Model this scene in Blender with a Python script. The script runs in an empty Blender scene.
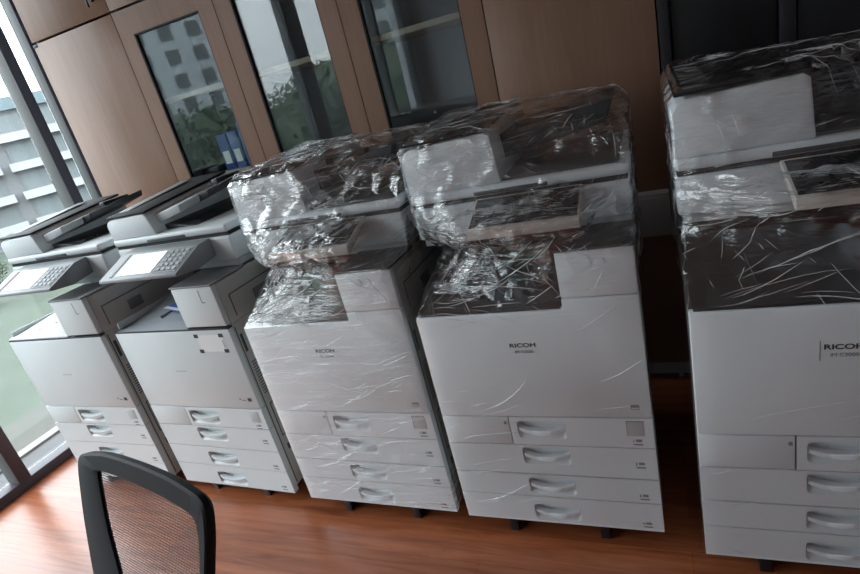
import bpy, bmesh, math, random
from mathutils import Vector, Matrix, noise
from mathutils.bvhtree import BVHTree
random.seed(7)
SC = bpy.context.scene
COL = SC.collection
R = math.radians
W = 0.587            # printer width

# ------------------------------------------------------------------ materials
def new_mat(name):
    m = bpy.data.materials.new(name); m.use_nodes = True
    nt = m.node_tree; b = nt.nodes['Principled BSDF']
    return m, nt, b
def link(nt, a, b): nt.links.new(a, b)
def coords(nt, scale=(1, 1, 1), kind='Object', rot=(0, 0, 0)):
    tc = nt.nodes.new('ShaderNodeTexCoord'); mp = nt.nodes.new('ShaderNodeMapping')
    mp.inputs['Scale'].default_value = scale; mp.inputs['Rotation'].default_value = rot
    link(nt, tc.outputs[kind], mp.inputs['Vector']); return mp.outputs['Vector']
def noise_tex(nt, vec, scale, detail=3, rough=.5, kind='FBM', dist=0.0):
    n = nt.nodes.new('ShaderNodeTexNoise'); n.noise_type = kind
    n.inputs['Scale'].default_value = scale; n.inputs['Detail'].default_value = detail
    n.inputs['Roughness'].default_value = rough; n.inputs['Distortion'].default_value = dist
    link(nt, vec, n.inputs['Vector']); return n
def ramp(nt, fac, stops):
    r = nt.nodes.new('ShaderNodeValToRGB'); e = r.color_ramp.elements
    while len(e) < len(stops): e.new(0.5)
    for el, (p, c) in zip(e, stops):
        el.position = p; el.color = (c[0], c[1], c[2], 1)
    link(nt, fac, r.inputs['Fac']); return r.outputs['Color']
def math_node(nt, op, a, b=None, clamp=False):
    n = nt.nodes.new('ShaderNodeMath'); n.operation = op; n.use_clamp = clamp
    for k, v in enumerate((a, b)):
        if v is None: continue
        if isinstance(v, (int, float)): n.inputs[k].default_value = v
        else: link(nt, v, n.inputs[k])
    return n.outputs[0]
def thin_fresnel(nt, ior):
    # the same reflectance on both faces of a thin sheet
    fr = nt.nodes.new('ShaderNodeFresnel'); ge = nt.nodes.new('ShaderNodeNewGeometry')
    mr = nt.nodes.new('ShaderNodeMapRange'); link(nt, ge.outputs['Backfacing'], mr.inputs['Value'])
    mr.inputs['To Min'].default_value = ior; mr.inputs['To Max'].default_value = 1/ior
    link(nt, mr.outputs['Result'], fr.inputs['IOR']); return fr
def plastic(name, col, rough=.45, var=.03, spec=.5, bump=0.0):
    m, nt, b = new_mat(name)
    n = noise_tex(nt, coords(nt), 3, 3)
    lo = [c*(1-var) for c in col]; hi = [min(1, c*(1+var)) for c in col]
    link(nt, ramp(nt, n.outputs['Fac'], [(.3, lo), (.7, hi)]), b.inputs['Base Color'])
    b.inputs['Roughness'].default_value = rough
    b.inputs['Specular IOR Level'].default_value = spec
    if bump:
        f = noise_tex(nt, coords(nt), 900, 2); bp = nt.nodes.new('ShaderNodeBump')
        bp.inputs['Strength'].default_value = bump; bp.inputs['Distance'].default_value = .0005
        link(nt, f.outputs['Fac'], bp.inputs['Height']); link(nt, bp.outputs['Normal'], b.inputs['Normal'])
    return m
def wood(name, dark, light, scale, rough, rot=(0, 0, 0), fine=1.0):
    m, nt, b = new_mat(name)
    v = coords(nt, scale, rot=rot)
    n1 = noise_tex(nt, v, 1.0, 5, .6, dist=.6)
    n2 = noise_tex(nt, v, 7.0*fine, 3, .6)
    mx = math_node(nt, 'ADD', math_node(nt, 'MULTIPLY', n1.outputs['Fac'], .7), math_node(nt, 'MULTIPLY', n2.outputs['Fac'], .3))
    link(nt, ramp(nt, mx, [(.33, dark), (.66, light)]), b.inputs['Base Color'])
    b.inputs['Roughness'].default_value = rough; b.inputs['Specular IOR Level'].default_value = .28
    return m
M = {}
M['white'] = plastic('printer_white', (.76, .815, .85), .38)
M['cool'] = plastic('printer_cool_white', (.67, .722, .738), .4)
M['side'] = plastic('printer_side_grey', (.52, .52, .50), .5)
M['grey'] = plastic('light_grey_plastic', (.50, .52, .53), .45)
M['midgrey'] = plastic('mid_grey_plastic', (.22, .235, .25), .45)
M['dark'] = plastic('dark_grey_plastic', (.045, .048, .055), .4)
M['black'] = plastic('black_plastic', (.012, .012, .014), .4)
M['matt_black'] = plastic('matt_black', (.016, .017, .02), .65, spec=.25)
M['gloss'] = plastic('glossy_black', (.014, .016, .022), .08)
M['tray_dark'] = plastic('output_tray_grey', (.035, .036, .042), .45)
M['tray_grey'] = plastic('tray_blue_grey', (.36, .39, .42), .45)
M['gap'] = plastic('gap_black', (.01, .01, .012), .7)
M['screen_grey'] = plastic('unlit_screen', (.72, .75, .77), .12)
M['panel'] = plastic('panel_grey', (.27, .29, .305), .5)
M['key'] = plastic('key_grey', (.16, .17, .18), .5)
M['ink'] = plastic('dark_ink', (.02, .022, .03), .6)
M['ink_grey'] = plastic('grey_ink', (.25, .26, .27), .6)
M['paper'] = plastic('white_paper', (.82, .83, .84), .7)
M['blue_paper'] = plastic('blue_paper', (.05, .13, .5), .55)
M['blue'] = plastic('blue_board', (.03, .07, .30), .5)
M['beige'] = plastic('beige_plastic', (.58, .56, .52), .45)
M['label_white'] = plastic('label_white', (.78, .80, .80), .5)
M['frame_grey'] = plastic('window_frame_grey', (.11, .115, .112), .5)
M['frame_dark'] = plastic('window_frame_dark', (.05, .042, .055), .45)
M['wall'] = plastic('painted_wall', (.56, .61, .66), .8)
M['ceiling'] = plastic('ceiling_white', (.72, .76, .79), .85)
M['ebony'] = plastic('black_cupboard', (.007, .007, .009), .45)
M['ebony2'] = plastic('black_cupboard_edge', (.022, .021, .028), .45)
M['chair_black'] = plastic('chair_black', (.010, .011, .015), .6, spec=.25)
M['chrome'] = plastic('brushed_metal', (.4, .4, .42), .3); M['chrome'].node_tree.nodes['Principled BSDF'].inputs['Metallic'].default_value = 1
M['wood'] = wood('cabinet_wood', (.225, .130, .086), (.305, .180, .124), (9, 9, .8), .28)
M['wood_dark'] = plastic('cabinet_inside', (.48, .53, .58), .6)
M['shelf'] = wood('shelf_edge', (.42, .34, .26), (.5, .42, .33), (1, 9, 9), .5)
M['concrete'] = plastic('concrete', (.075, .078, .08), .85, .08)
M['bright_edge'] = plastic('white_ledge', (.2, .205, .205), .7)
M['bld_wall'] = plastic('building_wall', (.13, .137, .145), .9, .06)
M['bld_ledge'] = plastic('building_ledge', (.28, .29, .29), .8)
M['bld_win'] = plastic('building_window', (.10, .117, .12), .5)
M['bld_roof'] = plastic('building_roof', (.10, .14, .155), .6)
M['tower_wall'] = plastic('tower_wall', (.40, .44, .46), .9, .06)
M['red'] = plastic('red_sheet', (.5, .06, .04), .6)
M['bark'] = plastic('bark', (.09, .07, .05), .9, .2)
def leafy():
    m, nt, b = new_mat('foliage')
    n = noise_tex(nt, coords(nt), 1.7, 4)
    link(nt, ramp(nt, n.outputs['Fac'], [(.3, (.022, .04, .02)), (.7, (.06, .085, .045))]), b.inputs['Base Color'])
    b.inputs['Roughness'].default_value = .8; return m
M['leaf'] = leafy()
def grass():
    m, nt, b = new_mat('lawn')
    n = noise_tex(nt, coords(nt), .4, 5, .65)
    link(nt, ramp(nt, n.outputs['Fac'], [(.3, (.015, .025, .014)), (.7, (.031, .043, .029))]), b.inputs['Base Color'])
    b.inputs['Roughness'].default_value = .95; return m
M['lawn'] = grass()
M['paving'] = plastic('paving', (.036, .037, .031), .9, .12)
def floor_mat():
    m, nt, b = new_mat('laminate_floor')
    v = coords(nt)
    br = nt.nodes.new('ShaderNodeTexBrick'); link(nt, v, br.inputs['Vector'])
    br.inputs['Scale'].default_value = 1.0; br.inputs['Brick Width'].default_value = 1.2; br.inputs['Row Height'].default_value = .125
    br.inputs['Mortar Size'].default_value = .0008; br.inputs['Mortar Smooth'].default_value = .1
    br.inputs['Color1'].default_value = (.8, .8, .8, 1); br.inputs['Color2'].default_value = (1.15, 1.15, 1.15, 1); br.inputs['Mortar'].default_value = (.55, .55, .55, 1)
    g = noise_tex(nt, coords(nt, (1.6, 22, 1)), 1.6, 6, .62, dist=.9)
    c = ramp(nt, g.outputs['Fac'], [(.28, (.165, .042, .015)), (.5, (.285, .082, .031)), (.72, (.375, .125, .054))])
    mx = nt.nodes.new('ShaderNodeMix'); mx.data_type = 'RGBA'; mx.blend_type = 'MULTIPLY'; mx.inputs['Factor'].default_value = 1
    link(nt, c, mx.inputs['A']); link(nt, br.outputs['Color'], mx.inputs['B'])
    link(nt, mx.outputs['Result'], b.inputs['Base Color'])
    b.inputs['Roughness'].default_value = .3; b.inputs['Specular IOR Level'].default_value = .75
    bp = nt.nodes.new('ShaderNodeBump'); bp.inputs['Strength'].default_value = .08; bp.inputs['Distance'].default_value = .002
    link(nt, g.outputs['Fac'], bp.inputs['Height']); link(nt, bp.outputs['Normal'], b.inputs['Normal'])
    return m
M['floor'] = floor_mat()
def pane_mat(name, tint, refl, ior=1.5):
    m, nt, b = new_mat(name); nt.nodes.remove(b)
    out = nt.nodes['Material Output']
    tr = nt.nodes.new('ShaderNodeBsdfTransparent'); tr.inputs['Color'].default_value = (*tint, 1)
    gl = nt.nodes.new('ShaderNodeBsdfGlossy'); gl.inputs['Roughness'].default_value = .01
    fr = thin_fresnel(nt, ior)
    fac = math_node(nt, 'MULTIPLY', fr.outputs[0], refl, True)
    mx = nt.nodes.new('ShaderNodeMixShader'); link(nt, fac, mx.inputs['Fac'])
    link(nt, tr.outputs[0], mx.inputs[1]); link(nt, gl.outputs[0], mx.inputs[2]); link(nt, mx.outputs[0], out.inputs['Surface'])
    return m
M['window_glass'] = pane_mat('window_glass', (.91, .935, .93), 1.2)
M['cab_glass'] = pane_mat('cabinet_glass', (.93, .97, .97), 1.8)
def film_mat(name, streak, haze, crush):
    """clear stretch film: see-through, with sharp reflections from its creases"""
    m, nt, b = new_mat(name); nt.nodes.remove(b)
    out = nt.nodes['Material Output']
    # long stretched pleats running round the machine, and crumpled creases
    n0 = noise_tex(nt, coords(nt, (2.6, 2.6, 38), rot=(0, R(8), 0)), 1.0, 4, .6, dist=.5)
    n1 = noise_tex(nt, coords(nt, (13, 13, 13)), 1.0, 4, .55, 'RIDGED_MULTIFRACTAL', .8)
    n2 = noise_tex(nt, coords(nt, (9, 9, 48), rot=(0, R(38), R(20))), 1.0, 3, .6, dist=.8)
    tc = nt.nodes.new('ShaderNodeTexCoord'); sp = nt.nodes.new('ShaderNodeSeparateXYZ'); link(nt, tc.outputs['Object'], sp.inputs[0])
    up = nt.nodes.new('ShaderNodeMapRange'); link(nt, sp.outputs['Z'], up.inputs['Value'])
    up.inputs['From Min'].default_value = .70; up.inputs['From Max'].default_value = .86
    upf = up.outputs['Result']
    patch = noise_tex(nt, coords(nt, (3, 3, 4)), 1.0, 2)
    pf = nt.nodes.new('ShaderNodeMapRange'); link(nt, patch.outputs['Fac'], pf.inputs['Value'])
    pf.inputs['From Min'].default_value = .42; pf.inputs['From Max'].default_value = .62
    low = math_node(nt, 'MULTIPLY', math_node(nt, 'MULTIPLY', n0.outputs['Fac'], streak), pf.outputs['Result'])
    hi = math_node(nt, 'ADD', math_node(nt, 'ADD', math_node(nt, 'MULTIPLY', n1.outputs['Fac'], .30), math_node(nt, 'MULTIPLY', n2.outputs['Fac'], .9)), math_node(nt, 'MULTIPLY', n0.outputs['Fac'], .8))
    calm = nt.nodes.new('ShaderNodeMapRange'); link(nt, sp.outputs['Z'], calm.inputs['Value'])
    calm.inputs['From Min'].default_value = .92; calm.inputs['From Max'].default_value = 1.0; calm.inputs['To Min'].default_value = .17
    hi = math_node(nt, 'MULTIPLY', hi, calm.outputs['Result'])
    p2 = noise_tex(nt, coords(nt, (6, 6, 7), rot=(0, R(30), 0)), 1.0, 2); pm = nt.nodes.new('ShaderNodeMapRange'); link(nt, p2.outputs['Fac'], pm.inputs['Value'])
    pm.inputs['From Min'].default_value = .42; pm.inputs['From Max'].default_value = .60; pm.inputs['To Min'].default_value = .22*crush; pm.inputs['To Max'].default_value = 1.15*crush
    hi = math_node(nt, 'MULTIPLY', hi, pm.outputs['Result'])
    hgt = math_node(nt, 'ADD', low, math_node(nt, 'MULTIPLY', hi, upf))
    bp = nt.nodes.new('ShaderNodeBump'); bp.inputs['Strength'].default_value = 1.0; bp.inputs['Distance'].default_value = .036
    link(nt, hgt, bp.inputs['Height'])
    tr = nt.nodes.new('ShaderNodeBsdfTransparent'); tr.inputs['Color'].default_value = (.985, .985, .985, 1)
    gl = nt.nodes.new('ShaderNodeBsdfGlossy'); gl.inputs['Roughness'].default_value = .07; gl.inputs['Color'].default_value = (1, 1, 1, 1)
    link(nt, bp.outputs['Normal'], gl.inputs['Normal'])
    fr = thin_fresnel(nt, 1.5); link(nt, bp.outputs['Normal'], fr.inputs['Normal'])
    fac = math_node(nt, 'ADD', math_node(nt, 'MULTIPLY', fr.outputs[0], 2.1), math_node(nt, 'ADD', math_node(nt, 'MULTIPLY', upf, .03), .0), True)
    mx = nt.nodes.new('ShaderNodeMixShader'); link(nt, fac, mx.inputs['Fac'])
    link(nt, tr.outputs[0], mx.inputs[1]); link(nt, gl.outputs[0], mx.inputs[2])
    df = nt.nodes.new('ShaderNodeBsdfTranslucent'); df.inputs['Color'].default_value = (.9, .92, .93, 1)
    dd = nt.nodes.new('ShaderNodeBsdfDiffuse'); dd.inputs['Color'].default_value = (.9, .92, .93, 1); link(nt, bp.outputs['Normal'], dd.inputs['Normal'])
    ad = nt.nodes.new('ShaderNodeMixShader'); ad.inputs['Fac'].default_value = .5; link(nt, df.outputs[0], ad.inputs[1]); link(nt, dd.outputs[0], ad.inputs[2])
    m2 = nt.nodes.new('ShaderNodeMixShader'); link(nt, math_node(nt, 'ADD', math_node(nt, 'MULTIPLY', upf, haze), .006), m2.inputs['Fac'])
    link(nt, mx.outputs[0], m2.inputs[1]); link(nt, ad.outputs[0], m2.inputs[2])
    link(nt, m2.outputs[0], out.inputs['Surface'])
    return m
def mesh_fabric():
    m, nt, b = new_mat('chair_mesh')
    out = nt.nodes['Material Output']
    b.inputs['Base Color'].default_value = (.03, .028, .034, 1); b.inputs['Roughness'].default_value = .6
    v = coords(nt, (1, 1, 1))
    w1 = nt.nodes.new('ShaderNodeTexWave'); w1.bands_direction = 'X'; w1.inputs['Scale'].default_value = 62; link(nt, v, w1.inputs['Vector'])
    w2 = nt.nodes.new('ShaderNodeTexWave'); w2.bands_direction = 'Z'; w2.inputs['Scale'].default_value = 62; link(nt, v, w2.inputs['Vector'])
    mxv = math_node(nt, 'MAXIMUM', w1.outputs['Fac'], w2.outputs['Fac'])
    fac = math_node(nt, 'GREATER_THAN', mxv, .80)
    tr = nt.nodes.new('ShaderNodeBsdfTransparent')
    mx = nt.nodes.new('ShaderNodeMixShader'); link(nt, fac, mx.inputs['Fac']); link(nt, tr.outputs[0], mx.inputs[1]); link(nt, b.outputs[0], mx.inputs[2])
    link(nt, mx.outputs[0], out.inputs['Surface']); return m
M['chair_mesh'] = mesh_fabric()
def fold_mat():
    m, nt, b = new_mat('film_fold')
    b.inputs['Base Color'].default_value = (.88, .90, .91, 1); b.inputs['Roughness'].default_value = .12
    b.inputs['Specular IOR Level'].default_value = .9; b.inputs['Alpha'].default_value = .6
    return m
M['fold'] = fold_mat()

# ------------------------------------------------------------------ mesh helpers
def box(bm, x0, x1, y0, y1, z0, z1, bev=0.0, seg=2):
    mt = Matrix.Translation(((x0+x1)/2, (y0+y1)/2, (z0+z1)/2)) @ Matrix.Diagonal((x1-x0, y1-y0, z1-z0, 1))
    vs = bmesh.ops.create_cube(bm, size=1, matrix=mt)['verts']
    if bev:
        es = list({e for v in vs for e in v.link_edges})
        bmesh.ops.bevel(bm, geom=es, offset=bev, segments=seg, profile=.5, affect='EDGES')
    return bm
def prism(bm, pts, axis, a0, a1, bev=0.0, seg=2):
    """polygon pts in the two other axes (order x,y,z without `axis`) pushed along axis"""
    def mk(p, a):
        if axis == 'x': return (a, p[0], p[1])
        if axis == 'y': return (p[0], a, p[1])
        return (p[0], p[1], a)
    v0 = [bm.verts.new(mk(p, a0)) for p in pts]; v1 = [bm.verts.new(mk(p, a1)) for p in pts]
    n = len(pts); fs = [bm.faces.new(v0), bm.faces.new(v1[::-1])]
    for i in range(n):
        fs.append(bm.faces.new((v0[i], v0[(i+1) % n], v1[(i+1) % n], v1[i])))
    bmesh.ops.recalc_face_normals(bm, faces=fs)
    if bev:
        es = list({e for f in fs for e in f.edges})
        bmesh.ops.bevel(bm, geom=es, offset=bev, segments=seg, profile=.5, affect='EDGES')
    return bm
def cyl(bm, p0, p1, r0, r1=None, n=20):
    p0 = Vector(p0); p1 = Vector(p1); d = p1-p0
    mt = Matrix.Translation((p0+p1)/2) @ d.to_track_quat('Z', 'Y').to_matrix().to_4x4()
    bmesh.ops.create_cone(bm, cap_ends=True, segments=n, radius1=r0, radius2=r0 if r1 is None else r1, depth=d.length, matrix=mt)
    return bm
def B(): return bmesh.new()
def obj(name, bm, mat, parent=None, smooth=True, label=None):
    me = bpy.data.meshes.new(name); bm.to_mesh(me); bm.free()
    if mat: me.materials.append(mat)
    if smooth:
        for p in me.polygons: p.use_smooth = True
        me.set_sharp_from_angle(angle=R(32))
    o = bpy.data.objects.new(name, me); COL.objects.link(o)
    if parent: o.parent = parent
    if label: o['label'] = label
    return o
def tag(o, label, cat, group=None):
    o['label'] = label; o['category'] = cat
    if group: o['group'] = group
    return o
def thing(name, label, cat, loc=(0, 0, 0), rz=0.0, group=None):
    o = bpy.data.objects.new(name, None); COL.objects.link(o); o.empty_display_size = .1
    o.location = loc; o.rotation_euler = (0, 0, rz)
    return tag(o, label, cat, group)
def struct(name, bm, mat, **k):
    o = obj(name, bm, mat, **k); o['kind'] = 'structure'; return o
def rrect(x0, x1, z0, z1, r, n=5):
    out = []
    for cx, cz, a in ((x1-r, z1-r, 0), (x0+r, z1-r, 90), (x0+r, z0+r, 180), (x1-r, z0+r, 270)):
        for k in range(n+1):
            t = R(a+90*k/n); out.append((cx+r*math.cos(t), cz+r*math.sin(t)))
    return out
def lettering(name, text, size, mat, parent, x, y, z, sx=1.0, bold=0.0, align='LEFT'):
    cu = bpy.data.curves.new(name, 'FONT'); cu.body = text; cu.size = size; cu.extrude = .0004; cu.offset = bold; cu.align_x = align
    t = bpy.data.objects.new(name, cu); COL.objects.link(t)
    me = bpy.data.meshes.new_from_object(t.evaluated_get(bpy.context.evaluated_depsgraph_get()))
    bpy.data.objects.remove(t)
    me.transform(Matrix.Diagonal((sx, 1, 1, 1))); me.transform(Matrix.Rotation(R(90), 4, 'X')); me.transform(Matrix.Translation((x, y, z)))
    me.materials.clear(); me.materials.append(mat)
    o = bpy.data.objects.new(name, me); COL.objects.link(o); o.parent = parent
    return o

# ------------------------------------------------------------------ camera
cam = bpy.data.cameras.new('camera'); co = bpy.data.objects.new('camera', cam); COL.objects.link(co)
F = 549.518; YAW, PITCH, ROLL, CH = -0.43964, 0.36171, -0.25093, 1.39930
cam.sensor_width = 36; cam.lens = F/860*36; cam.clip_start = .02; cam.clip_end = 500
fw = Vector((math.sin(YAW)*math.cos(PITCH), math.cos(YAW)*math.cos(PITCH), -math.sin(PITCH)))
rt = Vector((math.cos(YAW), -math.sin(YAW), 0)); up = rt.cross(fw)
r2 = math.cos(ROLL)*rt + math.sin(ROLL)*up; u2 = -math.sin(ROLL)*rt + math.cos(ROLL)*up
mw = Matrix((r2, u2, -fw)).transposed().to_4x4(); mw.translation = (0, 0, CH)
co.matrix_world = mw; SC.camera = co

# ------------------------------------------------------------------ room shell
XL, XR, YB, YF, ZC = -3.04, 4.2, -3.6, 2.75, 2.72
b = B(); box(b, XL+.06, XR, YB, YF, -.12, 0); struct('floor', b, M['floor'], smooth=False)
b = B(); box(b, XL-.1, XR+.1, YB-.1, YF+.1, ZC, ZC+.12); struct('ceiling', b, M['ceiling'], smooth=False)
b = B(); box(b, XL-.1, XR+.1, YF, YF+.12, -.12, ZC); struct('wall_back', b, M['wall'], smooth=False)
b = B(); box(b, XR, XR+.12, YB, YF, -.12, ZC); struct('wall_right', b, M['wall'], smooth=False)
b = B(); box(b, XL-.1, XR+.1, YB-.12, YB, -.12, ZC); struct('wall_front', b, M['wall'], smooth=False)
b = B(); box(b, XL-.12, XL+.06, YB, -3.303, -.12, ZC); struct('wall_left', b, M['wall'], smooth=False)
b = B(); box(b, XL-.12, XL+.06, 2.36, YF, -.12, ZC); struct('wall_left_corner', b, M['wall'], smooth=False)
b = B(); box(b, XL-.03, XL+.08, -3.303, 2.36, -.02, .05, .004); struct('baseboard_left', b, M['frame_dark'])
b = B(); box(b, XL-.03, XL+.08, -3.303, 2.36, 2.62, ZC); struct('trim_1', b, M['frame_dark'])
mull = [-3.303, -2.403, -1.503, -.603, .297, 1.197, 2.096]  # rearmost bays, out of view, added to brighten the right-hand printers
tn = 2
for y in mull + [2.275]:
    dp = .065 if y > 2.2 else .090
    # each upright: side cheeks coloured paler for the window light, dark inner cap
    b = B(); box(b, XL-.004, XL+dp-.012, y, y+.055, .05, 2.62, .002); struct('trim_%d' % tn, b, M['frame_grey']); tn += 1
    b = B(); box(b, XL+dp-.0115, XL+dp, y-.001, y+.057, .05, 2.62, .003); struct('trim_%d' % tn, b, M['frame_dark']); tn += 1
for k, y in enumerate(mull):
    y1 = (mull + [2.275])[k+1]
    b = B(); box(b, XL-.006, XL+.006, y+.055, y1, .05, 2.62); struct('window_%d' % (k+1), b, M['window_glass'], smooth=False)
b = B(); box(b, XL+.10, XL+.19, -.52, -.28, 0, ZC, .005); struct('wall_pillar', b, M['midgrey'])
# outside ledge
b = B(); box(b, XL-.30, XL-.03, -3.2, 3.2, -.2, -.004); struct('trim_%d' % tn, b, M['concrete'], smooth=False); tn += 1
b = B(); box(b, XL-.36, XL-.285, -3.2, 3.2, -.2, .012, .005); struct('trim_%d' % tn, b, M['bright_edge']); tn += 1

# ------------------------------------------------------------------ cabinets along the back wall
CX0, CW, CY = -2.754, .557, 2.12
def cabinet(k, kind, label):
    t = thing('tall_cabinet', label, 'cabinet', (CX0+k*CW, CY, 0), 0, 'wooden cabinets along the back wall')
    b = B()
    box(b, .004, .022, .022, .45, 0, 2.66); box(b, CW-.022, CW-.004, .022, .45, 0, 2.66)
    box(b, .022, CW-.022, .43, .45, 0, 2.66); box(b, .022, CW-.022, .03, .43, 2.64, 2.66); box(b, .022, CW-.022, .05, .43, .0, .08)
    obj('carcass', b, M['wood_dark'], t, False)
    b = B(); box(b, .002, CW-.002, 0, .02, 1.979, 2.655, .0015); u = obj('upper_door', b, M['wood'], t)
    if k in (0,):
        b = B(); cyl(b, (CW-.07, .002, 2.05), (CW-.07, -.014, 2.05), .012); cyl(b, (CW-.07, -.014, 2.05), (CW-.07, -.03, 2.05), .005)
        box(b, CW-.073, CW-.067, -.038, -.030, 2.015, 2.062, .001); obj('key_lock', b, M['black'], u)
        b = B(); box(b, .0, .03, -.0015, .01, 1.955, 1.969, .001); obj('hinge', b, M['black'], t)
    if kind == 'glass':
        b = B(); s = .085
        o_ = [(.002, .90), (CW-.002, .90), (CW-.002, 1.969), (.002, 1.969)]; i_ = [(s, .985), (CW-s, .985), (CW-s, 1.864), (s, 1.864)]
        for y, flip in ((0, 0), (.02, 1)):
            vo = [b.verts.new((x, y, z)) for x, z in o_]; vi = [b.verts.new((x, y, z)) for x, z in i_]
            for q in range(4):
                b.faces.new((vo[q], vo[(q+1) % 4], vi[(q+1) % 4], vi[q]))
            if flip:
                for q in range(4):
                    r = (q+1) % 4
                    b.faces.new((po[q], po[r], vo[r], vo[q])); b.faces.new((pi_[q], pi_[r], vi[r], vi[q]))
            po, pi_ = vo, vi
        bmesh.ops.recalc_face_normals(b, faces=b.faces[:])
        d = obj('glass_door', b, M['wood'], t, False)
        b = B()
        for (x0, x1, z0, z1) in ((s, s+.007, .985, 1.864), (CW-s-.004, CW-s, .985, 1.864), (s, CW-s, 1.858, 1.864), (s, CW-s, .985, .991)):
            box(b, x0, x1, .001, .019, z0, z1)
        obj('rebate', b, M['gap'], d, False)
        b = B(); box(b, s+.002, CW-s-.002, .014, .018, .987, 1.862); g = obj('glass_pane', b, M['cab_glass'], d, False)
        if k == 1:
            a = R(1.1); g.rotation_euler = (0, 0, a); g.location = (CW/2-math.cos(a)*CW/2, -math.sin(a)*CW/2, 0)
        for z in (1.556, 1.17):
            b = B(); box(b, .024, CW-.024, .045, .425, z, z+.022, .002); obj('shelf', b, M['shelf'], t)
        b = B(); box(b, .002, CW-.002, 0, .02, .085, .895, .0015); obj('lower_door', b, M['wood'], t)
    else:
        b = B(); box(b, .002, CW-.002, 0, .02, .085, 1.969, .0015); obj('door', b, M['wood'], t)
    return t
cabinet(0, 'solid', 'plain wooden cabinet next to the window, with a key lock on its upper door')
cabinet(1, 'glass', 'wooden glass-door cabinet with blue binders inside, reflecting a tower block')
cabinet(2, 'glass', 'wooden glass-door cabinet behind the wrapped printer, reflecting bare sky and trees')
cabinet(3, 'glass', 'wooden cabinet with grey glass door next to the plain wood panel')
cabinet(4, 'solid', 'plain wooden cabinet beside the black cupboard')
# binders on the shelf of the first glass cabinet
bx = [(-1.955, .062, .17, 'blue binder with a white label, leftmost on the shelf behind glass'),
      (-1.886, .06, .175, 'blue binder in the middle of three on the shelf behind glass'),
      (-1.815, .055, .215, 'dark blue binder, rightmost on the shelf behind glass')]
for i, (x, w, h, lab) in enumerate(bx):
    t = thing('binder', lab, 'binder', (x, 2.21, 1.192), 0, 'binders behind the glass')
    b = B(); box(b, 0, w, 0, .2, 0, h, .004); obj('cover', b, M['blue'], t)
    if i < 2:
        b = B(); box(b, .012, w-.012, -.0015, .001, .03, .09); obj('spine_label', b, M['paper'], t, False)
b = B(); box(b, -2.105, -1.995, 2.20, 2.42, 1.192, 1.222, .002)
o = obj('document_folder', b, M['dark'], smooth=True); tag(o, 'dark folder lying flat left of the blue binders', 'folder')
# pale box on the cabinet front, seen between the last two printers
b = B(); box(b, -.34, .026, 2.062, 2.119, .66, .82, .004); box(b, -.33, .02, 2.058, 2.064, .672, .808, .002)
o = obj('cable_trunking', b, M['grey']); tag(o, 'pale grey cable trunking on the cabinet, in the gap before the last printer', 'trunking')
# black cupboard
t = thing('black_cupboard', 'tall black cupboard behind the printer at the right end', 'cupboard', (.033, 2.16, 0))
b = B(); box(b, .0, 2.2, .022, .5, 0, 2.66); obj('carcass', b, M['ebony'], t, False)
b = B(); box(b, .0, .035, -.035, .02, 0, 2.66, .003); obj('edge_strip', b, M['ebony2'], t)
for x0 in (.04, .395, 1.1, 1.65):
    x1 = {.04: .34, .395: 1.095, 1.1: 1.645, 1.65: 2.2}[x0]
    b = B(); box(b, x0, x1, .0, .02, .06, 2.65, .002); obj('door', b, M['ebony'], t)
b = B(); box(b, .345, .39, -.012, .02, .06, 2.65, .004); obj('post', b, M['ebony2'], t)

# ------------------------------------------------------------------ printers
def tray_front(z0, z1, x0, hz, hx0=.224, hx1=.361):
    b = B(); y0, y1 = 0.0, .024
    c = .006
    outer = [(x0, z0), (W, z0), (W, z1), (x0, z1)]
    inner = rrect(hx0, hx1, hz-.030, hz+.030, .013)
    vo = [b.verts.new((x, y0, z)) for x, z in outer]; vi = [b.verts.new((x, y0, z)) for x, z in inner]
    eo = [b.edges.new((vo[i], vo[(i+1) % 4])) for i in range(4)]
    ei = [b.edges.new((vi[i], vi[(i+1) % len(vi)])) for i in range(len(vi))]
    bmesh.ops.triangle_fill(b, use_beauty=True, use_dissolve=False, edges=eo+ei)
    bk = [b.verts.new((x, y1, z)) for x, z in outer]
    for i in range(4): b.faces.new((vo[i], vo[(i+1) % 4], bk[(i+1) % 4], bk[i]))
    b.faces.new(bk)
    # scooped pocket, sloping out at its lower edge
    n = len(vi)
    cz = hz+.004
    lower = [b.verts.new((hx0+.004+(x-hx0)*.94, (.055 if z > hz-.012 else .014), cz+(z-hz)*.82)) for x, z in inner]
    for i in range(n): b.faces.new((vi[i], vi[(i+1) % n], lower[(i+1) % n], lower[i]))
    b.faces.new(lower)
    bmesh.ops.recalc_face_normals(b, faces=b.faces[:])
    return b
def handle(hz, hx0=.224, hx1=.361):
    b = B(); N = 16; ring = []
    for k in range(N+1):
        u = -1+2*k/N; x = (hx0+hx1)/2+u*(hx1-hx0-.006)/2
        bow = .010*(1-u*u); zt = hz+.003+.007*u*u-.002; zb = zt-.017+.003*u*u
        ring.append([b.verts.new(p) for p in ((x, .004-bow, zb+.002), (x, .003-bow, zt-.001), (x, .006-bow, zt), (x, .022-bow, zt-.002), (x, .022-bow, zb))])
    for k in range(N):
        for q in range(5):
            b.faces.new((ring[k][q], ring[k][(q+1) % 5], ring[k+1][(q+1) % 5], ring[k+1][q]))
    b.faces.new(ring[0]); b.faces.new(ring[N][::-1]); bmesh.ops.recalc_face_normals(b, faces=b.faces[:])
    return b
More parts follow.
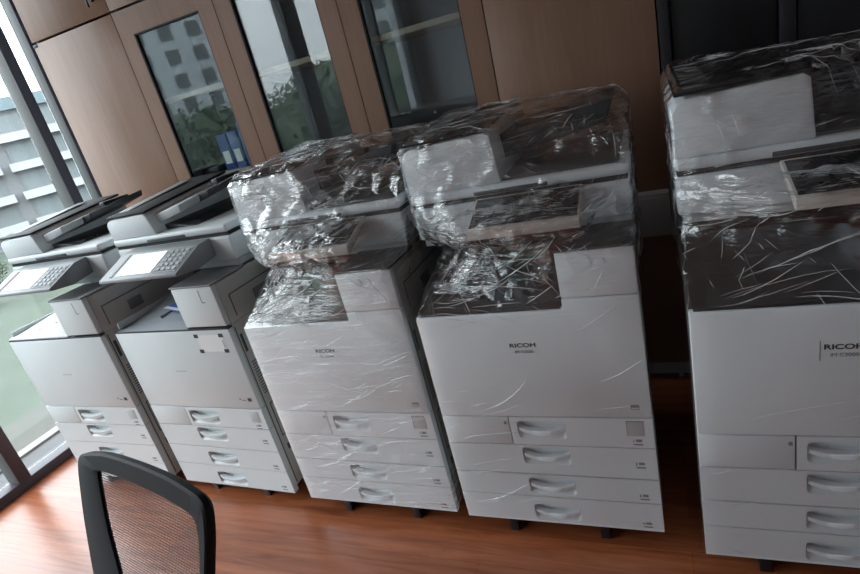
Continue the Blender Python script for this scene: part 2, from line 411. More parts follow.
def printer(px, py, pa, label, style, name_text=None):
    new = style == 'new'
    t = thing('office_printer', label, 'printer', (px, py, 0), pa, 'office printers in a row')
    wh = M['white'] if new else M['cool']; D = .655
    # chassis and casters
    b = B(); box(b, .002, W-.002, .075, D, .064, .772, .006); box(b, .002, .03, .0255, .08, .064, .772, .003); box(b, W-.03, W-.002, .0255, .08, .064, .772, .003); box(b, .03, W-.03, .0255, .08, .74, .772); ch = obj('chassis', b, M['side'], t)
    b = B(); box(b, .02, W-.02, .03, D-.02, .052, .064); obj('base_plate', b, M['black'], t, False)
    for x in (.14, .42):
        for y in (.045, .56):
            b = B(); box(b, x-.018, x+.018, y-.025, y+.03, .030, .0525, .002); box(b, x-.014, x+.014, y-.030, y-.014, .0, .0525, .002)
            cyl(b, (x-.014, y, .022), (x-.003, y, .022), .022); cyl(b, (x+.003, y, .022), (x+.014, y, .022), .022)
            obj('caster', b, M['black'], t)
    # paper drawers
    zs = [(.3597, .4542, .2045, .411), (.2537, .3563, 0, .319), (.1675, .2485, 0, .207), (.064, .164, 0, .105)] if new else \
         [(.3485, .4345, .1935, .391), (.2455, .345, 0, .308), (.150, .242, 0, .188), (.047, .147, 0, .087)]
    hx = (.224, .361) if new else (.209, .358)
    for n, (z0, z1, x0, hz) in enumerate(zs):
        d = obj('paper_drawer', tray_front(z0, z1, x0, hz, *hx), wh, t, True)
        obj('handle', handle(hz, *hx), wh, d)
        b = B(); zz = hz-.02 if n else hz-.034
        box(b, .534, .558, -.0008, .002, zz-.008, zz-.004); box(b, .541, .556, -.0008, .002, zz+.003, zz+.011); obj('size_mark', b, M['ink_grey'], d, False)
        lettering('drawer_number', str(n+1), .012, M['ink'], d, .532, -.0006, zz+.002)
        if n == 0:
            b = B(); box(b, .521, .565, -.0012, .004, hz-.012, hz+.036, .001); o = obj('gauge_window', b, M['grey'], d)
            if new:
                b = B(); box(b, .521, .5225, -.0018, .002, hz-.012, hz+.036); box(b, .521, .565, -.0018, .002, hz+.0345, hz+.036); obj('gauge_edge', b, M['midgrey'], d, False)
    z0, z1 = zs[0][0], zs[0][1]; xs = zs[0][2]
    b = B(); box(b, 0, xs-.004, 0, .024, z0, z1, .0015); obj('side_fascia', b, wh, t)
    if new:
        b = B(); box(b, xs-.017, xs-.009, -.001, .003, z1-.024, z1-.014); obj('indicator', b, M['ink_grey'], t, False)
    # front cover, stepping up on the right below the tower
    zd = zs[0][1]+.003; zt = .785 if new else .7715; xn = .405 if new else .396; znl = .8125 if new else .777; ztw = .936 if new else .928
    b = B()
    if new:
        prism(b, [(0, zd), (W, zd), (W, znl), (xn, znl), (xn, zt), (0, zt)], 'y', 0, .024, .004)
    else:
        prism(b, [(0, zd), (W, zd), (W, zt-.006), (0, zt-.006)], 'y', 0, .024, .004)
    fc = obj('front_cover', b, wh, t)
    if not new:
        b = B(); prism(b, [(0, zt-.0055), (W, zt-.0055), (W, zt), (0, zt)], 'y', .002, .024); obj('front_seam', b, M['dark'], t, False)
    b = B(); box(b, xn, W, 0, .024, znl+.002, ztw, .005); obj('tower_cover', b, wh, t)
    b = B(); box(b, xn+.001, W-.001, .0245, D, .7722, ztw-.002, .004); tw = obj('side_tower', b, M['side'], t)
    b = B(); prism(b, [(xn-.002, -.003), (W+.003, -.003), (W+.003, .17), (xn-.002, .17)], 'z', ztw+.0005, ztw+.008, .003); obj('tower_top', b, M['midgrey'] if not new else M['dark'], t)
    b = B(); box(b, 0, xn-.001, .46, D, .7722, .953, .004); obj('rear_column', b, M['side'], t)
    b = B(); box(b, .004, xn-.002, .452, .4597, .79, .95); box(b, xn-.004, xn-.0005, .03, .452, .79, ztw-.004); obj('bay_lining', b, M['dark'], t, False)
    # output tray with its ribs
    b = B(); prism(b, [(.004, .772), (.45, .772), (.45, .815), (.25, .790), (.06, zt-.001), (.03, zt), (.004, zt)], 'x', .0075, xn-.0045, .002)
    box(b, .15, .155, .10, .43, zt-.004, zt+.014)
    obj('output_tray', b, M['tray_dark'] if new else M['tray_grey'], t)
    b = B(); box(b, .0, .007, .024, .45, .7725, .80, .002); obj('tray_lip', b, M['dark'] if new else M['cool'], t)
    # scanner, lid and document feeder
    b = B(); box(b, 0, W, .157, D+.0, .958, 1.051, .009, 3); obj('scanner_unit', b, wh, t)
    b = B(); box(b, .012, W-.008, .168, D-.01, .9375, .9578); obj('scanner_base', b, M['grey'], t, False)
    b = B(); box(b, .004, W-.004, .163, D-.01, 1.0515, 1.0625); obj('scanner_gap', b, M['gap'], t, False)
    b = B(); box(b, 0, W, .155, D-.005, 1.063, 1.091, .010, 3); fl = obj('feeder_lid', b, wh, t)
    b = B(); box(b, .19, .39, .1535, .166, 1.0665, 1.0775, .002); obj('lid_grip', b, M['dark'], fl)
    h = 1.219 if new else 1.168; hb = h+.022 if new else h+.035
    # feeder block rises a little towards the back
    b = B()
    prof = [(.002, 1.0915), (.002, h-.028), (.012, h-.010), (.03, h), (.246, h+.006), (.26, h-.004), (.27, 1.0915)] if new else \
           [(.002, 1.0915), (.002, h-.020), (.012, h-.006), (.026, h), (.215, h+.004), (.228, h-.006), (.245, 1.0915)]
    prism(b, prof, 'y', .160, D-.02, .004)
    for v in b.verts:
        if v.co.y > .4 and v.co.z > 1.11: v.co.z += hb-h
    obj('document_feeder', b, wh, t)
    xr = prof[4][0]
    b = B(); prism(b, [(.165, h+.0065), (D-.02, hb+.0065), (D-.02, hb+.016), (.18, h+.014), (.165, h+.012)], 'x', .008, xr+.004, .002); obj('feeder_top', b, M['matt_black'], t)
    b = B(); prism(b, [(.21, h+.0145), (D-.1, hb+.0145), (D-.1, hb+.018), (.21, h+.018)], 'x', .03, .085, .001); obj('feeder_panel', b, M['midgrey'], t)
    if new:
        b = B(); prism(b, [(xr+.012, h-.085), (W-.05, h-.04), (W-.03, h+.012), (xr+.012, h-.020)], 'y', .27, D-.06, .003)
        ft = obj('feed_tray', b, M['dark'], t)
        b = B(); box(b, xr+.05, xr+.20, .30, .335, h-.02, h+.014, .003); obj('paper_guide', b, M['black'], ft)
        b = B(); box(b, xr+.014, W-.022, .178, D-.04, 1.0905, 1.0975, .002); obj('exit_tray', b, M['dark'], t)
    else:
        b = B(); prism(b, [(xr+.006, h-.050), (.405, h-.008), (.412, h+.018), (xr+.006, h-.012)], 'y', .311, D-.05, .003)
        for v in b.verts: v.co.z += (v.co.y-.2)*.08
        ft = obj('feed_tray', b, M['dark'], t)
        b = B(); prism(b, [(xr+.006, h-.050), (.36, h-.018), (.366, h+.010), (xr+.006, h-.014)], 'y', .20, .310, .005)
        for v in b.verts: v.co.z += (v.co.y-.2)*.08
        obj('paper_guide', b, M['grey'], ft)
        b = B(); box(b, .30, .33, D-.20, D-.06, h+.02, h+.045, .003); obj('side_fence', b, M['dark'], ft)
        b = B(); prism(b, [(xr+.024, 1.0905), (xr+.19, 1.0905), (xr+.10, 1.103), (xr+.024, 1.112)], 'y', .215, D-.04, .003)
        for k in range(5):
            y = .25+.07*k; box(b, xr+.04, xr+.17, y, y+.012, 1.09, 1.101)
        obj('exit_tray', b, M['dark'], t)
    # operation panel
    if new:
        prof = [(-.002, .993), (-.002, 1.018), (.135, 1.062), (.142, 1.060), (.142, 1.050), (.012, .993)]; x0, x1 = .200, .478
        sl = (1.062-1.018)/.137
        b = B(); prism(b, prof, 'x', x0, x1, .003); cp = obj('operation_panel', b, M['beige'], t)
        b = B(); box(b, .26, .42, .06, .17, .985, 1.028, .004); obj('panel_bracket', b, M['dark'], cp)
        f = lambda y: 1.018+(y+.002)*sl
        b = B(); prism(b, [(.008, f(.008)-.001), (.128, f(.128)-.001), (.128, f(.128)+.0015), (.008, f(.008)+.0015)], 'x', x0+.006, x1-.006); obj('touch_screen', b, M['gloss'], cp, False)
    else:
        prof = [(-.035, .985), (-.035, .996), (.098, 1.049), (.155, 1.052), (.155, .985), (.06, .972)]; x0, x1 = .108, .500
        sl = (1.049-.996)/.133
        b = B(); prism(b, prof, 'x', x0, x1, .003); cp = obj('operation_panel', b, M['panel'], t)
        f = lambda y: .996+(y+.035)*sl
        def slab(xa, xb, ya, yb, h=.0015):
            b = B(); prism(b, [(ya, f(ya)-.001), (yb, f(yb)-.001), (yb, f(yb)+h), (ya, f(ya)+h)], 'x', xa, xb); return b
        obj('display', slab(x0+.075, x0+.255, -.018, .085), M['screen_grey'], cp, False)
        obj('status_strip', slab(x0+.045, x0+.058, -.022, .088), M['black'], cp, False)
        obj('keypad', slab(x0+.268, x1-.012, -.022, .088), M['key'], cp, False)
        b = B()
        for i in range(4):
            for j in range(5):
                xa = x0+.276+.026*i; ya = -.015+.0205*j
                prism(b, [(ya, f(ya)), (ya+.012, f(ya+.012)), (ya+.012, f(ya+.012)+.004), (ya, f(ya)+.004)], 'x', xa, xa+.018)
        obj('keys', b, M['panel'], cp, False)
    # right-hand side details
    b = B()
    for (y0, y1, z0, z1) in ((.030, .034, .075, .76), (.04, .052, .655, .725), (.25, .253, .09, .76)):
        box(b, W-.004, W-.0012, y0, y1, z0, z1)
    for k in range(13): box(b, W-.004, W-.0012, .045, .20, .475+.011*k, .479+.011*k)
    for (y0, y1, z0, z1) in ((.05, .054, .28, .43), (.21, .214, .28, .43), (.05, .214, .28, .284), (.05, .214, .426, .43), (.055, .085, .215, .24)):
        box(b, W-.004, W-.0012, y0, y1, z0, z1)
    obj('side_vents', b, M['dark'], ch, False)
    b = B(); box(b, W-.0035, W+.0002, .06, D-.03, .868, .871); box(b, W-.0035, W+.0002, .06, .063, .79, .87); obj('side_seam', b, M['dark'], tw, False)
    b = B(); box(b, W-.0035, W+.0012, .17, .24, .80, .84, .002); obj('side_grip', b, M['midgrey'], tw)
    # front marks
    if new:
        b = B(); box(b, .538, .559, -.0008, .002, .484, .498); obj('energy_mark', b, M['ink_grey'], fc, False)
        b = B(); box(b, .540, .557, -.0012, .002, .487, .490); obj('energy_bar', b, M['paper'], fc, False)
        lettering('logo', 'RICOH', .0170, M['ink'], fc, .250, -.0006, .682, 1.36, .0003)
        lettering('model_text', name_text, .0125, M['ink_grey'], fc, .262, -.0006, .664, 1.0)
        b = B()
        for q in range(2):
            x = .478+q*.030; cyl(b, (x, .002, .905), (x, -.0028, .905), .011)
        obj('port_cap', b, M['white'], t)
    else:
        b = B(); box(b, .545, .562, -.0008, .002, .472, .486); obj('energy_mark', b, M['ink'], fc, False)
        b = B(); box(b, .505, .513, -.0008, .002, .478, .484); box(b, .517, .536, -.0008, .002, .474, .478); obj('front_print', b, M['ink_grey'], fc, False)
        b = B(); box(b, .243, .300, -.0006, .002, .597, .602); obj('model_text', b, M['grey'], fc, False)
        b = B(); box(b, .521, .5235, -.0008, .003, .872, .918); box(b, .521, .536, -.0008, .003, .870, .873); obj('port_cover', b, M['midgrey'], t, False)
    return t

# ---- standing folds where the film is pinched into pleats
def folds(wrap, bvh, seed, counts):
    rnd = random.Random(seed*11); b = B()
    def fold(p, d, ray, length, w):
        p = Vector(p); d = Vector(d).normalized(); ray = Vector(ray); pts = []; prev = None
        n = max(3, int(length/.007)); bend = rnd.uniform(-.5, .5)/n; side = ray.cross(d)
        for k in range(n+1):
            hit, nor, idx, dist = bvh.ray_cast(p-ray*2, ray)
            if hit is None or (prev is not None and (hit-prev).length > .03): break
            if nor.dot(ray) > 0: nor = -nor
            pts.append((hit.copy(), nor.copy())); prev = hit
            d = (d+side*(bend+rnd.uniform(-.06, .06))).normalized(); p = p+d*(length/n)
        m = len(pts)
        if m < 3: return
        rows = []
        for k, (q, nor) in enumerate(pts):
            tan = (pts[min(m-1, k+1)][0]-pts[max(0, k-1)][0]).normalized(); sd = nor.cross(tan)
            ww = w*(.25+.75*math.sin(math.pi*k/(m-1)))*rnd.uniform(.6, 1.2)
            rows.append([b.verts.new(q+nor*.0004+sd*ww), b.verts.new(q+nor*(.0004+ww*1.1)+sd*ww*rnd.uniform(-.5, .5)), b.verts.new(q+nor*.0004-sd*ww)])
        for k in range(m-1):
            for q in range(2): b.faces.new((rows[k][q], rows[k][q+1], rows[k+1][q+1], rows[k+1][q]))
    F_ = (0, 1, 0)
    for k in range(counts[0]):          # round the lower body, climbing to the right
        x = rnd.uniform(0, .5); z = rnd.uniform(.08, .76)
        if seed > 1 and rnd.random() < .7: x *= .3
        a = R(rnd.gauss(14, 6)); fold((x, 0, z), (math.cos(a), 0, math.sin(a)), F_, rnd.choice((.03, .05, .09, .14, .2)), rnd.uniform(.0005, .0013))
    for k in range(counts[1]):          # fanning out of the lower left corner of the output bay
        u = rnd.random(); a = R(4+50*u*u); r0 = rnd.uniform(.01, .22)
        fold((.01+math.cos(a)*r0, 0, .79+math.sin(a)*r0), (math.cos(a), 0, math.sin(a)*.8), F_, rnd.uniform(.05, .24), rnd.uniform(.0005, .0014)*(1.5 if seed == 1 else 1))
    for k in range(counts[2]):          # crumples over the feeder and scanner, densest on the left
        x = W*rnd.random()**1.9; z = rnd.uniform(.80, 1.21); a = R(rnd.choice((rnd.gauss(25, 20), rnd.gauss(-50, 25))))
        fold((x, 0, z), (math.cos(a), 0, math.sin(a)), F_, rnd.choice((.015, .02, .03, .05, .09)), rnd.uniform(.0004, .0012))
    for k in range(counts[3]):          # over the top
        x = rnd.uniform(.02, W-.02); y = rnd.uniform(.20, .60); a = R(rnd.gauss(20, 35))
        fold((x, y, 0), (math.cos(a), math.sin(a), 0), (0, 0, -1), rnd.choice((.03, .05, .09, .15)), rnd.uniform(.0006, .0015))
    for k in range(counts[3]//2):       # down the flanks
        y = rnd.uniform(.03, .4); z = rnd.uniform(.80, 1.2); a = R(rnd.gauss(0, 40))
        fold((0, y, z), (0, math.cos(a), math.sin(a)), (1, 0, 0), rnd.choice((.03, .06, .12)), rnd.uniform(.0006, .0013))
        fold((0, y, z), (0, math.cos(a), math.sin(a)), (-1, 0, 0), rnd.choice((.03, .06, .12)), rnd.uniform(.0006, .0013))
    bmesh.ops.recalc_face_normals(b, faces=b.faces[:])
    f = obj('film_folds', b, M['fold'], wrap, False, label='white creases in the plastic wrap'); f['kind'] = 'stuff'

# ---- clear film round a printer
def film(t, seed, streak=.5, haze=.05, amp=1.0, counts=(50, 30, 80, 40)):
    e = .005
    Wp, D = W+e, .66
    L = [  # (six points: front-left, panel left, panel right, front-right, back-right, back-left)
        [(-e, -e, .075), (.19, -e, .075), (.475, -e, .075), (Wp, -e, .075), (Wp, D, .075), (-e, D, .075)],
        [(-e, -e, .45), (.19, -e, .45), (.475, -e, .45), (Wp, -e, .45), (Wp, D, .45), (-e, D, .45)],
        [(-e, -e, .783), (.19, -e-.002, .785), (.44, -e, .79), (Wp, -e, .79), (Wp, D, .79), (-e, D, .79)],
        [(.030, .095, .87), (.16, .040, .865), (.398, -e, .86), (Wp, -e, .86), (Wp, D, .86), (.01, D, .86)],
        [(.065, .15, .93), (.19, .066, .945), (.40, -.006, .944), (Wp, -.008, .944), (Wp, D, .93), (.01, D, .93)],
        [(.02, .145, .968), (.188, -.014, .988), (.484, -.012, .988), (Wp, .11, .965), (Wp, D, .97), (-e, D, .97)],
        [(-e, .15, 1.01), (.190, -.010, 1.022), (.486, -.010, 1.022), (Wp, .150, 1.01), (Wp, D, 1.01), (-e, D, 1.01)],
        [(-e, .15, 1.06), (.192, .125, 1.070), (.484, .13, 1.070), (Wp, .149, 1.06), (Wp, D, 1.06), (-e, D, 1.06)],
        [(-e, .15, 1.10), (.26, .150, 1.10), (.40, .150, 1.095), (Wp, .150, 1.095), (Wp, D, 1.10), (-e, D, 1.10)],
        [(-e, .152, 1.214), (.262, .154, 1.224), (.36, .25, 1.222), (Wp, .31, 1.222), (Wp, D-.02, 1.20), (-e, D-.02, 1.23)],
        [(.02, .185, 1.243), (.25, .19, 1.246), (.36, .30, 1.250), (Wp-.025, .35, 1.252), (Wp-.03, D-.05, 1.238), (.02, D-.05, 1.268)],
    ]
    if seed == 3:
        for k, y in ((3, .075), (4, .13), (5, .148)): L[k][0] = (-e, y, L[k][0][2])
    seg = [16, 26, 12, 50, 50, 50]
    def loop(pts):
        out = []
        for k in range(6):
            a = Vector(pts[k]); c = Vector(pts[(k+1) % 6])
            for s in range(seg[k]): out.append(a.lerp(c, s/seg[k]))
        for _ in range(2):
            out = [(out[i-1]+out[i]*2+out[(i+1) % len(out)])/4 for i in range(len(out))]
        return out
    loops = []
    for k in range(len(L)-1):
        a = loop(L[k]); c = loop(L[k+1]); d = max(2, int(abs(L[k+1][0][2]-L[k][0][2])/.010))
        if k < 2: d = int(d*.6)
        for s in range(d): loops.append([p.lerp(q, s/d) for p, q in zip(a, c)])
    loops.append(loop(L[-1]))
    top = loops[-1]; cen = Vector((.30, .40, 0)); zc = 1.262
    for s in (.85, .7, .55, .4, .25, .12):
        loops.append([Vector((cen.x+(p.x-cen.x)*s, cen.y+(p.y-cen.y)*s, zc+(p.z-zc)*s)) for p in top])
    b = B(); grid = []
    off = Vector((seed*3.1, seed*1.7, seed*2.3))
    for lp in loops:
        row = []
        for p in lp:
            u = min(1, max(0, (p.z-.79)/.06))
            q = Vector((p.x*9, p.y*9, p.z*22))+off
            nn = noise.noise(q) ; rr = abs(noise.noise(Vector((p.x*17+p.z*9, p.y*17, p.z*15))+off))
            n3 = noise.noise(Vector((p.x*26, p.y*26, p.z*48-p.x*30))+off)
            dv = (.0042*nn + .005*(.3-rr) + 0.0030*n3)*u*amp
            out = Vector((p.x-W/2, p.y-.33, 0)); out.normalize()
            pz = dv*1.2 if p.z > 1.235 else 0
            row.append(b.verts.new((p.x+out.x*dv, p.y+out.y*dv, p.z+pz)))
        grid.append(row)
    n = len(grid[0])
    for r in range(len(grid)-1):
        for i in range(n):
            b.faces.new((grid[r][i], grid[r][(i+1) % n], grid[r+1][(i+1) % n], grid[r+1][i]))
    b.faces.new(grid[-1])
    bmesh.ops.recalc_face_normals(b, faces=b.faces[:])
    bvh = BVHTree.FromBMesh(b)
    o = obj('plastic_wrap', b, film_mat('clear_film', streak, haze, (1.1, .95, .6)[seed-1]), t, label='crumpled clear plastic wrap')
    folds(o, bvh, seed, counts)
    for p in o.data.polygons: p.use_smooth = True
    return o
P = [(-2.6205, 1.3001, -.0057), (-1.9705, 1.3141, -.0365), (-1.2846, 1.2633, -.0111), (-.6541, 1.2474, .0053), (.0344, 1.1909, .0132)]
p1 = printer(*P[0], 'unwrapped light grey office printer at the far end beside the window', 'old')
p2 = printer(*P[1], 'unwrapped light grey office printer with a white notice on its front cover', 'old')
p3 = printer(*P[2], 'office printer in clear wrap standing against the unwrapped ones, film streaks over its drawers', 'new', 'IM C2500')
p4 = printer(*P[3], 'film-wrapped office printer in the middle of the three wrapped ones', 'new', 'IM C2500')
p5 = printer(*P[4], 'film-wrapped office printer in front of the black cupboard, cut off by the picture edge', 'new', 'IM C3000')
film(p3, 1, .40, .03, 1.0, (120, 70, 260, 70)); film(p4, 2, .12, .02, 1.0, (22, 20, 200, 60)); film(p5, 3, .07, .012, 1.0, (5, 14, 60, 60))
# printer 2: notice with four black corners
b = B(); box(b, .425, .548, -.0006, .002, .681, .748); n_ = obj('notice', b, M['label_white'], p2, False)
for x in (.415, .533):
    for z in (.677, .738):
        b = B(); box(b, x, x+.019, -.0014, .001, z, z+.014); obj('notice_corner', b, M['ink'], n_, False)
b = B(); box(b, .5405, .5435, -.0012, .001, .695, .728); obj('notice_line', b, M['ink_grey'], n_, False)
# last printer: thin frame left of the badge
b = B(); box(b, .2435, .245, -.0008, .002, .655, .703); obj('badge_edge', b, M['ink_grey'], p5, False)
# papers left in the output trays
def at(i, x, y, z):
    px, py, a = P[i]; return Vector((px+math.cos(a)*x-math.sin(a)*y, py+math.sin(a)*x+math.cos(a)*y, z))
def sheet(name, i, corners, mat, label, thick=.002):
    b = B(); lo = [b.verts.new(at(i, *c)) for c in corners]; hi = [b.verts.new(at(i, c[0], c[1], c[2]+thick)) for c in corners]
    n = len(lo); b.faces.new(lo[::-1]); b.faces.new(hi)
    for k in range(n): b.faces.new((lo[k], lo[(k+1) % n], hi[(k+1) % n], hi[k]))
    bmesh.ops.recalc_face_normals(b, faces=b.faces[:])
    return tag(obj(name, b, mat, smooth=False), label, 'paper')
s1 = sheet('paper_sheet', 0, [(.002, .004, .7725), (.392, .004, .7725), (.392, .26, .793), (.002, .26, .793)], M['paper'], 'white paper sheets with black marks in the output tray nearest the window', .005)
b = B()
for (x0, x1, y0, y1) in ((.20, .24, .13, .16), (.15, .17, .12, .13), (.26, .275, .17, .20), (.11, .125, .07, .08)):
    vs = [b.verts.new(at(0, x, y, .7781+(y-.004)*.0801)) for x, y in ((x0, y0), (x1, y0), (x1, y1), (x0, y1))]; b.faces.new(vs)
obj('printed_marks', b, M['ink'], s1, False)
s2 = sheet('leaflet', 1, [(.12, .15, .793), (.30, .10, .793), (.34, .24, .793), (.16, .27, .793)], M['blue_paper'], 'blue leaflet lying in the output tray of an unwrapped printer', .003)
b = B(); vs = [b.verts.new(at(1, *c)) for c in ((.12, .15, .7965), (.30, .10, .7965), (.306, .118, .7965), (.126, .168, .7965))]; b.faces.new(vs); obj('white_edge', b, M['paper'], s2, False)

# ------------------------------------------------------------------ mesh office chair
ct = thing('office_chair', 'black swivel chair with a see-through mesh back in front of the printers', 'chair', (-.85, .30, 0), R(-13))
yaw, rec = R(-13), R(20.5)
S = Vector((math.cos(yaw), math.sin(yaw), 0)); T = Vector((-math.sin(yaw)*math.sin(rec), math.cos(yaw)*math.sin(rec), math.cos(rec))); N = S.cross(T)
O = Vector((-.892, .533, .88)); inv = ct.matrix_basis.copy(); 
inv = (Matrix.Translation((-.85, .30, 0)) @ Matrix.Rotation(R(-13), 4, 'Z')).inverted()
def bp(s, t, n=0.0):
    w = O+S*s+T*t+N*(n+.03*(s+.03)**2); return inv @ w     # wings come slightly forward
def spline(pts, per=6):
    out = []; n = len(pts)
    for i in range(n):
        p0, p1, p2, p3 = (Vector(pts[(i+k) % n]) for k in (-1, 0, 1, 2))
        for k in range(per):
            u = k/per
            out.append(.5*((2*p1)+(p2-p0)*u+(2*p0-5*p1+4*p2-p3)*u*u+(3*p1-p0-3*p2+p3)*u**3))
    return out
outer = [(-.165, -.47), (-.20, -.38), (-.232, -.284), (-.256, -.175), (-.265, -.10), (-.266, -.055), (-.257, -.036), (-.235, -.024), (-.185, -.013), (-.125, -.005), (-.023, -.001), (.089, -.002), (.165, -.010), (.192, -.017), (.205, -.034), (.206, -.08), (.196, -.15), (.185, -.284), (.15, -.40), (.11, -.47), (-.03, -.475)]
inner = [(-.085, -.42), (-.10, -.34), (-.118, -.262), (-.158, -.165), (-.175, -.10), (-.182, -.060), (-.178, -.052), (-.16, -.048), (-.12, -.045), (-.076, -.043), (-.01, -.043), (.058, -.045), (.13, -.051), (.158, -.058), (.169, -.072), (.172, -.10), (.170, -.15), (.158, -.262), (.13, -.37), (.09, -.42), (0, -.425)]
so, si = spline([((s_+.03)*.972-.03, t_) for s_, t_ in outer]), spline(inner)
b = B(); n = len(so); th = .014
prof = []
for i in range(n):
    o_, i_ = so[i], si[i]; m1 = o_.lerp(i_, .12); m2 = o_.lerp(i_, .88)
    prof.append([b.verts.new(bp(*q)) for q in ((o_.x, o_.y, -th*.5), (o_.x, o_.y, .004), (m1.x, m1.y, .007), (m2.x, m2.y, .005), (i_.x, i_.y, .001), (i_.x, i_.y, -th*.5), (m2.x, m2.y, -th*.8), (m1.x, m1.y, -th))])
for i in range(n):
    for q in range(8):
        b.faces.new((prof[i][q], prof[i][(q+1) % 8], prof[(i+1) % n][(q+1) % 8], prof[(i+1) % n][q]))
bmesh.ops.recalc_face_normals(b, faces=b.faces[:])
bf = obj('back_frame', b, M['chair_black'], ct)
b = B(); vs = [b.verts.new((p.x*1.03, p.y, 0)) for p in si]; fs = b.faces.new(vs)
bmesh.ops.triangulate(b, faces=[fs]); bmesh.ops.subdivide_edges(b, edges=b.edges[:], cuts=3, use_grid_fill=True)
for v in b.verts: v.co = bp(v.co.x, v.co.y, -.004)
bmesh.ops.recalc_face_normals(b, faces=b.faces[:])
obj('mesh_panel', b, M['chair_mesh'], ct)
b = B(); box(b, -.235, .235, -.27, .20, .43, .50, .03, 4); obj('seat', b, M['chair_black'], ct)
b = B(); box(b, -.03, .03, .10, .16, .40, .44, .005)
k0 = bp(-.03, -.45, -.03); cyl(b, (0, .13, .415), (k0.x, k0.y+.01, .43), .018); cyl(b, (k0.x, k0.y+.01, .43), bp(-.03, -.40, -.03), .018)
obj('back_support', b, M['chair_black'], ct)
b = B(); cyl(b, (0, 0, .09), (0, 0, .28), .03); cyl(b, (0, 0, .28), (0, 0, .43), .02); obj('gas_lift', b, M['chrome'], ct)
for k in range(5):
    a = R(72*k+20); e = Vector((math.cos(a)*.29, math.sin(a)*.29, .075))
    b = B(); cyl(b, (0, 0, .10), e, .026, .016); lg = obj('leg', b, M['chair_black'], ct)
    b = B(); d = Vector((-math.sin(a), math.cos(a), 0)); c = Vector((e.x, e.y, .028))
    cyl(b, c-d*.022, c-d*.005, .028); cyl(b, c+d*.005, c+d*.022, .028); cyl(b, (e.x, e.y, .03), (e.x, e.y, .075), .008); obj('caster', b, M['black'], lg)

# ------------------------------------------------------------------ outside the window
GZ = -6.0
b = B(); box(b, -400, -20.5, -300, 300, GZ-.5, GZ); struct('ground_lawn', b, M['lawn'], smooth=False)
b = B(); box(b, -20.5, -3.45, -300, 300, GZ-.5, GZ+.0); struct('ground_paving', b, M['paving'], smooth=False)
def building(name, label, c, face_az, wid, dep, z1, wall, floors, bays, wn, ledge, roof):
    t = thing(name, label, 'building', (c[0], c[1], GZ), face_az)
    H = z1-GZ
    b = B(); box(b, -wid/2, wid/2, 0, dep, 0, H); obj('wall', b, wall, t, False)
    b = B(); box(b, -wid/2-.4, wid/2+.4, -.5, dep+.4, H, H+1.3); obj('roof', b, roof, t, False)
    bw = wid/bays; src = lsrc = None
    for f in range(floors):
        zt = H-.5-3.2*f
        for k in range(bays):
            x = -wid/2+bw*(k+.5)
            if src is None:
                b = B(); box(b, -bw*wn/2, bw*wn/2, -.12, .3, -1.9, 0); src = w = obj('window', b, M['bld_win'], t, False)
            else:
                w = src.copy(); COL.objects.link(w); w.parent = t
            w.location = (x, 0, zt)
            if ledge:
                if lsrc is None:
                    b = B(); box(b, -bw*.40, bw*.40, -1.0, .2, -.9, 0); lsrc = l = obj('balcony_ledge', b, M['bld_ledge'], t, False)
                else:
                    l = lsrc.copy(); COL.objects.link(l); l.parent = t
                l.location = (x, 0, zt-1.9)
    return t
def azpos(az, d): return (-math.sin(R(az))*d, math.cos(R(az))*d)
c = azpos(58, 80)
building('apartment_building', 'pale apartment block with white balcony ledges, seen through the window beside the cabinets', c, R(58), 52, 14, 8.6, M['bld_wall'], 5, 12, .62, True, M['bld_roof'])
c = azpos(180-44.6, 88)
building('tower_block', 'tall grey tower block mirrored in the first cabinet glass', c, R(180-44.6), 19, 16, 26, M['tower_wall'], 9, 5, .45, False, M['tower_wall'])
c = azpos(180-17.5, 60)
building('office_block', 'wide grey office block mirrored in the darkest cabinet glass', c, R(180-17.5), 27, 14, 24, M['tower_wall'], 8, 8, .7, False, M['tower_wall'])
def crown_mesh(seed, r, hz):
    rnd = random.Random(seed); b = B()
    for k in range(9):
        a = rnd.uniform(0, 6.28); q = rnd.uniform(0, .6)*r; s = rnd.uniform(.45, .7)*r
        mt = Matrix.Translation((math.cos(a)*q, math.sin(a)*q, rnd.uniform(-.5, .5)*hz)) @ Matrix.Diagonal((s, s, s*.85, 1))
        vs = bmesh.ops.create_icosphere(b, subdivisions=3, radius=1, matrix=mt)['verts']
        for v in vs:
            v.co += v.normal*0 + Vector((noise.noise(v.co*1.7), noise.noise(v.co*1.7+Vector((9, 0, 0))), noise.noise(v.co*1.7+Vector((0, 9, 0)))))*.45
    for k in range(900):
        d = Vector((rnd.gauss(0, 1), rnd.gauss(0, 1), rnd.gauss(0, 1))); d.normalize(); p = Vector((d.x*r*1.05, d.y*r*1.05, d.z*hz*1.15))*rnd.uniform(.8, 1.08)
        u = Vector((rnd.gauss(0, 1), rnd.gauss(0, 1), rnd.gauss(0, 1))); u.normalize(); w = d.cross(u); s = rnd.uniform(.12, .3)
        b.faces.new([b.verts.new(p+u*s), b.verts.new(p+w*s*.6), b.verts.new(p-u*s), b.verts.new(p-w*s*.6)])
    me = bpy.data.meshes.new('crown'); b.to_mesh(me); b.free(); me.materials.append(M['leaf']); return me
crowns = [crown_mesh(s, 2.6, 2.2) for s in (1, 2, 3)]
b = B(); cyl(b, (0, 0, 0), (0, 0, 1), .22, .14, 10); tmesh = bpy.data.meshes.new('trunk'); b.to_mesh(tmesh); b.free(); tmesh.materials.append(M['bark'])
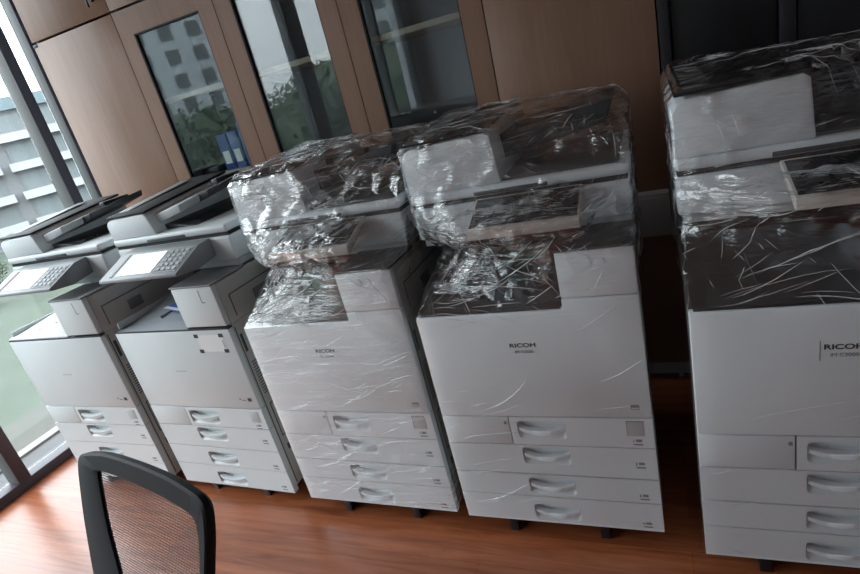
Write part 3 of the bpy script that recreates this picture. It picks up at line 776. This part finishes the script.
def tree(k, az, d, top, label, group):
    x, y = azpos(az, d); h = top-GZ; s = h/7.0
    t = thing('tree', label, 'tree', (x, y, GZ), k*1.3, group)
    a = bpy.data.objects.new('trunk', tmesh); COL.objects.link(a); a.parent = t; a.scale = (s, s, h*.6)
    a = bpy.data.objects.new('crown', crowns[k % 3]); COL.objects.link(a); a.parent = t; a.location = (0, 0, h-2.5*s); a.scale = (s, s, s)
for k, (az, d) in enumerate(((48, 56), (53.5, 46), (58, 57), (63, 46), (68, 57))):
    tree(k, az, d, -2.6+.5*(k % 2), 'green tree between the lawn and the pale apartment block', 'trees before the apartment block')
for k, (az, d, top) in enumerate(((136, 44, 3.2), (141.5, 30, 2.6), (147, 44, 4.2), (154, 25, 3.6), (130, 34, 2.4), (170, 38, 2.0))):
    tree(k+5, az, d, top, 'green tree mirrored in the cabinet glass', 'trees mirrored in the cabinet doors')

# ------------------------------------------------------------------ overcast sky, the only light
wd = bpy.data.worlds.new('sky'); SC.world = wd; wd.use_nodes = True; nt = wd.node_tree
bg = nt.nodes['Background']
tc = nt.nodes.new('ShaderNodeTexCoord'); sp = nt.nodes.new('ShaderNodeSeparateXYZ'); link(nt, tc.outputs['Generated'], sp.inputs[0])
link(nt, ramp(nt, math_node(nt, 'ADD', math_node(nt, 'MULTIPLY', sp.outputs['Z'], .5), .5), [(.5, (.325, .345, .37)), (1, (.93, .975, 1.04))]), bg.inputs['Color'])
bg.inputs['Strength'].default_value = 13.0
# one light portal over the glazed wall (it only guides sampling of the sky)
pl = bpy.data.lights.new('window_portal', 'AREA'); pl.shape = 'RECTANGLE'; pl.size = 5.66; pl.size_y = 2.6; pl.cycles.is_portal = True
po = bpy.data.objects.new('window_portal', pl); COL.objects.link(po); po.location = (XL-.08, -.47, 1.33); po.rotation_euler = (R(90), 0, R(-90))

SC.cycles.max_bounces = 10; SC.cycles.diffuse_bounces = 5; SC.cycles.glossy_bounces = 5; SC.cycles.transparent_max_bounces = 24
vs = SC.view_settings; SC.display_settings.display_device = 'sRGB'; vs.view_transform = 'Standard'; vs.look = 'None'; vs.gamma = 1.0; vs.use_curve_mapping = False
vs.exposure = 0.0
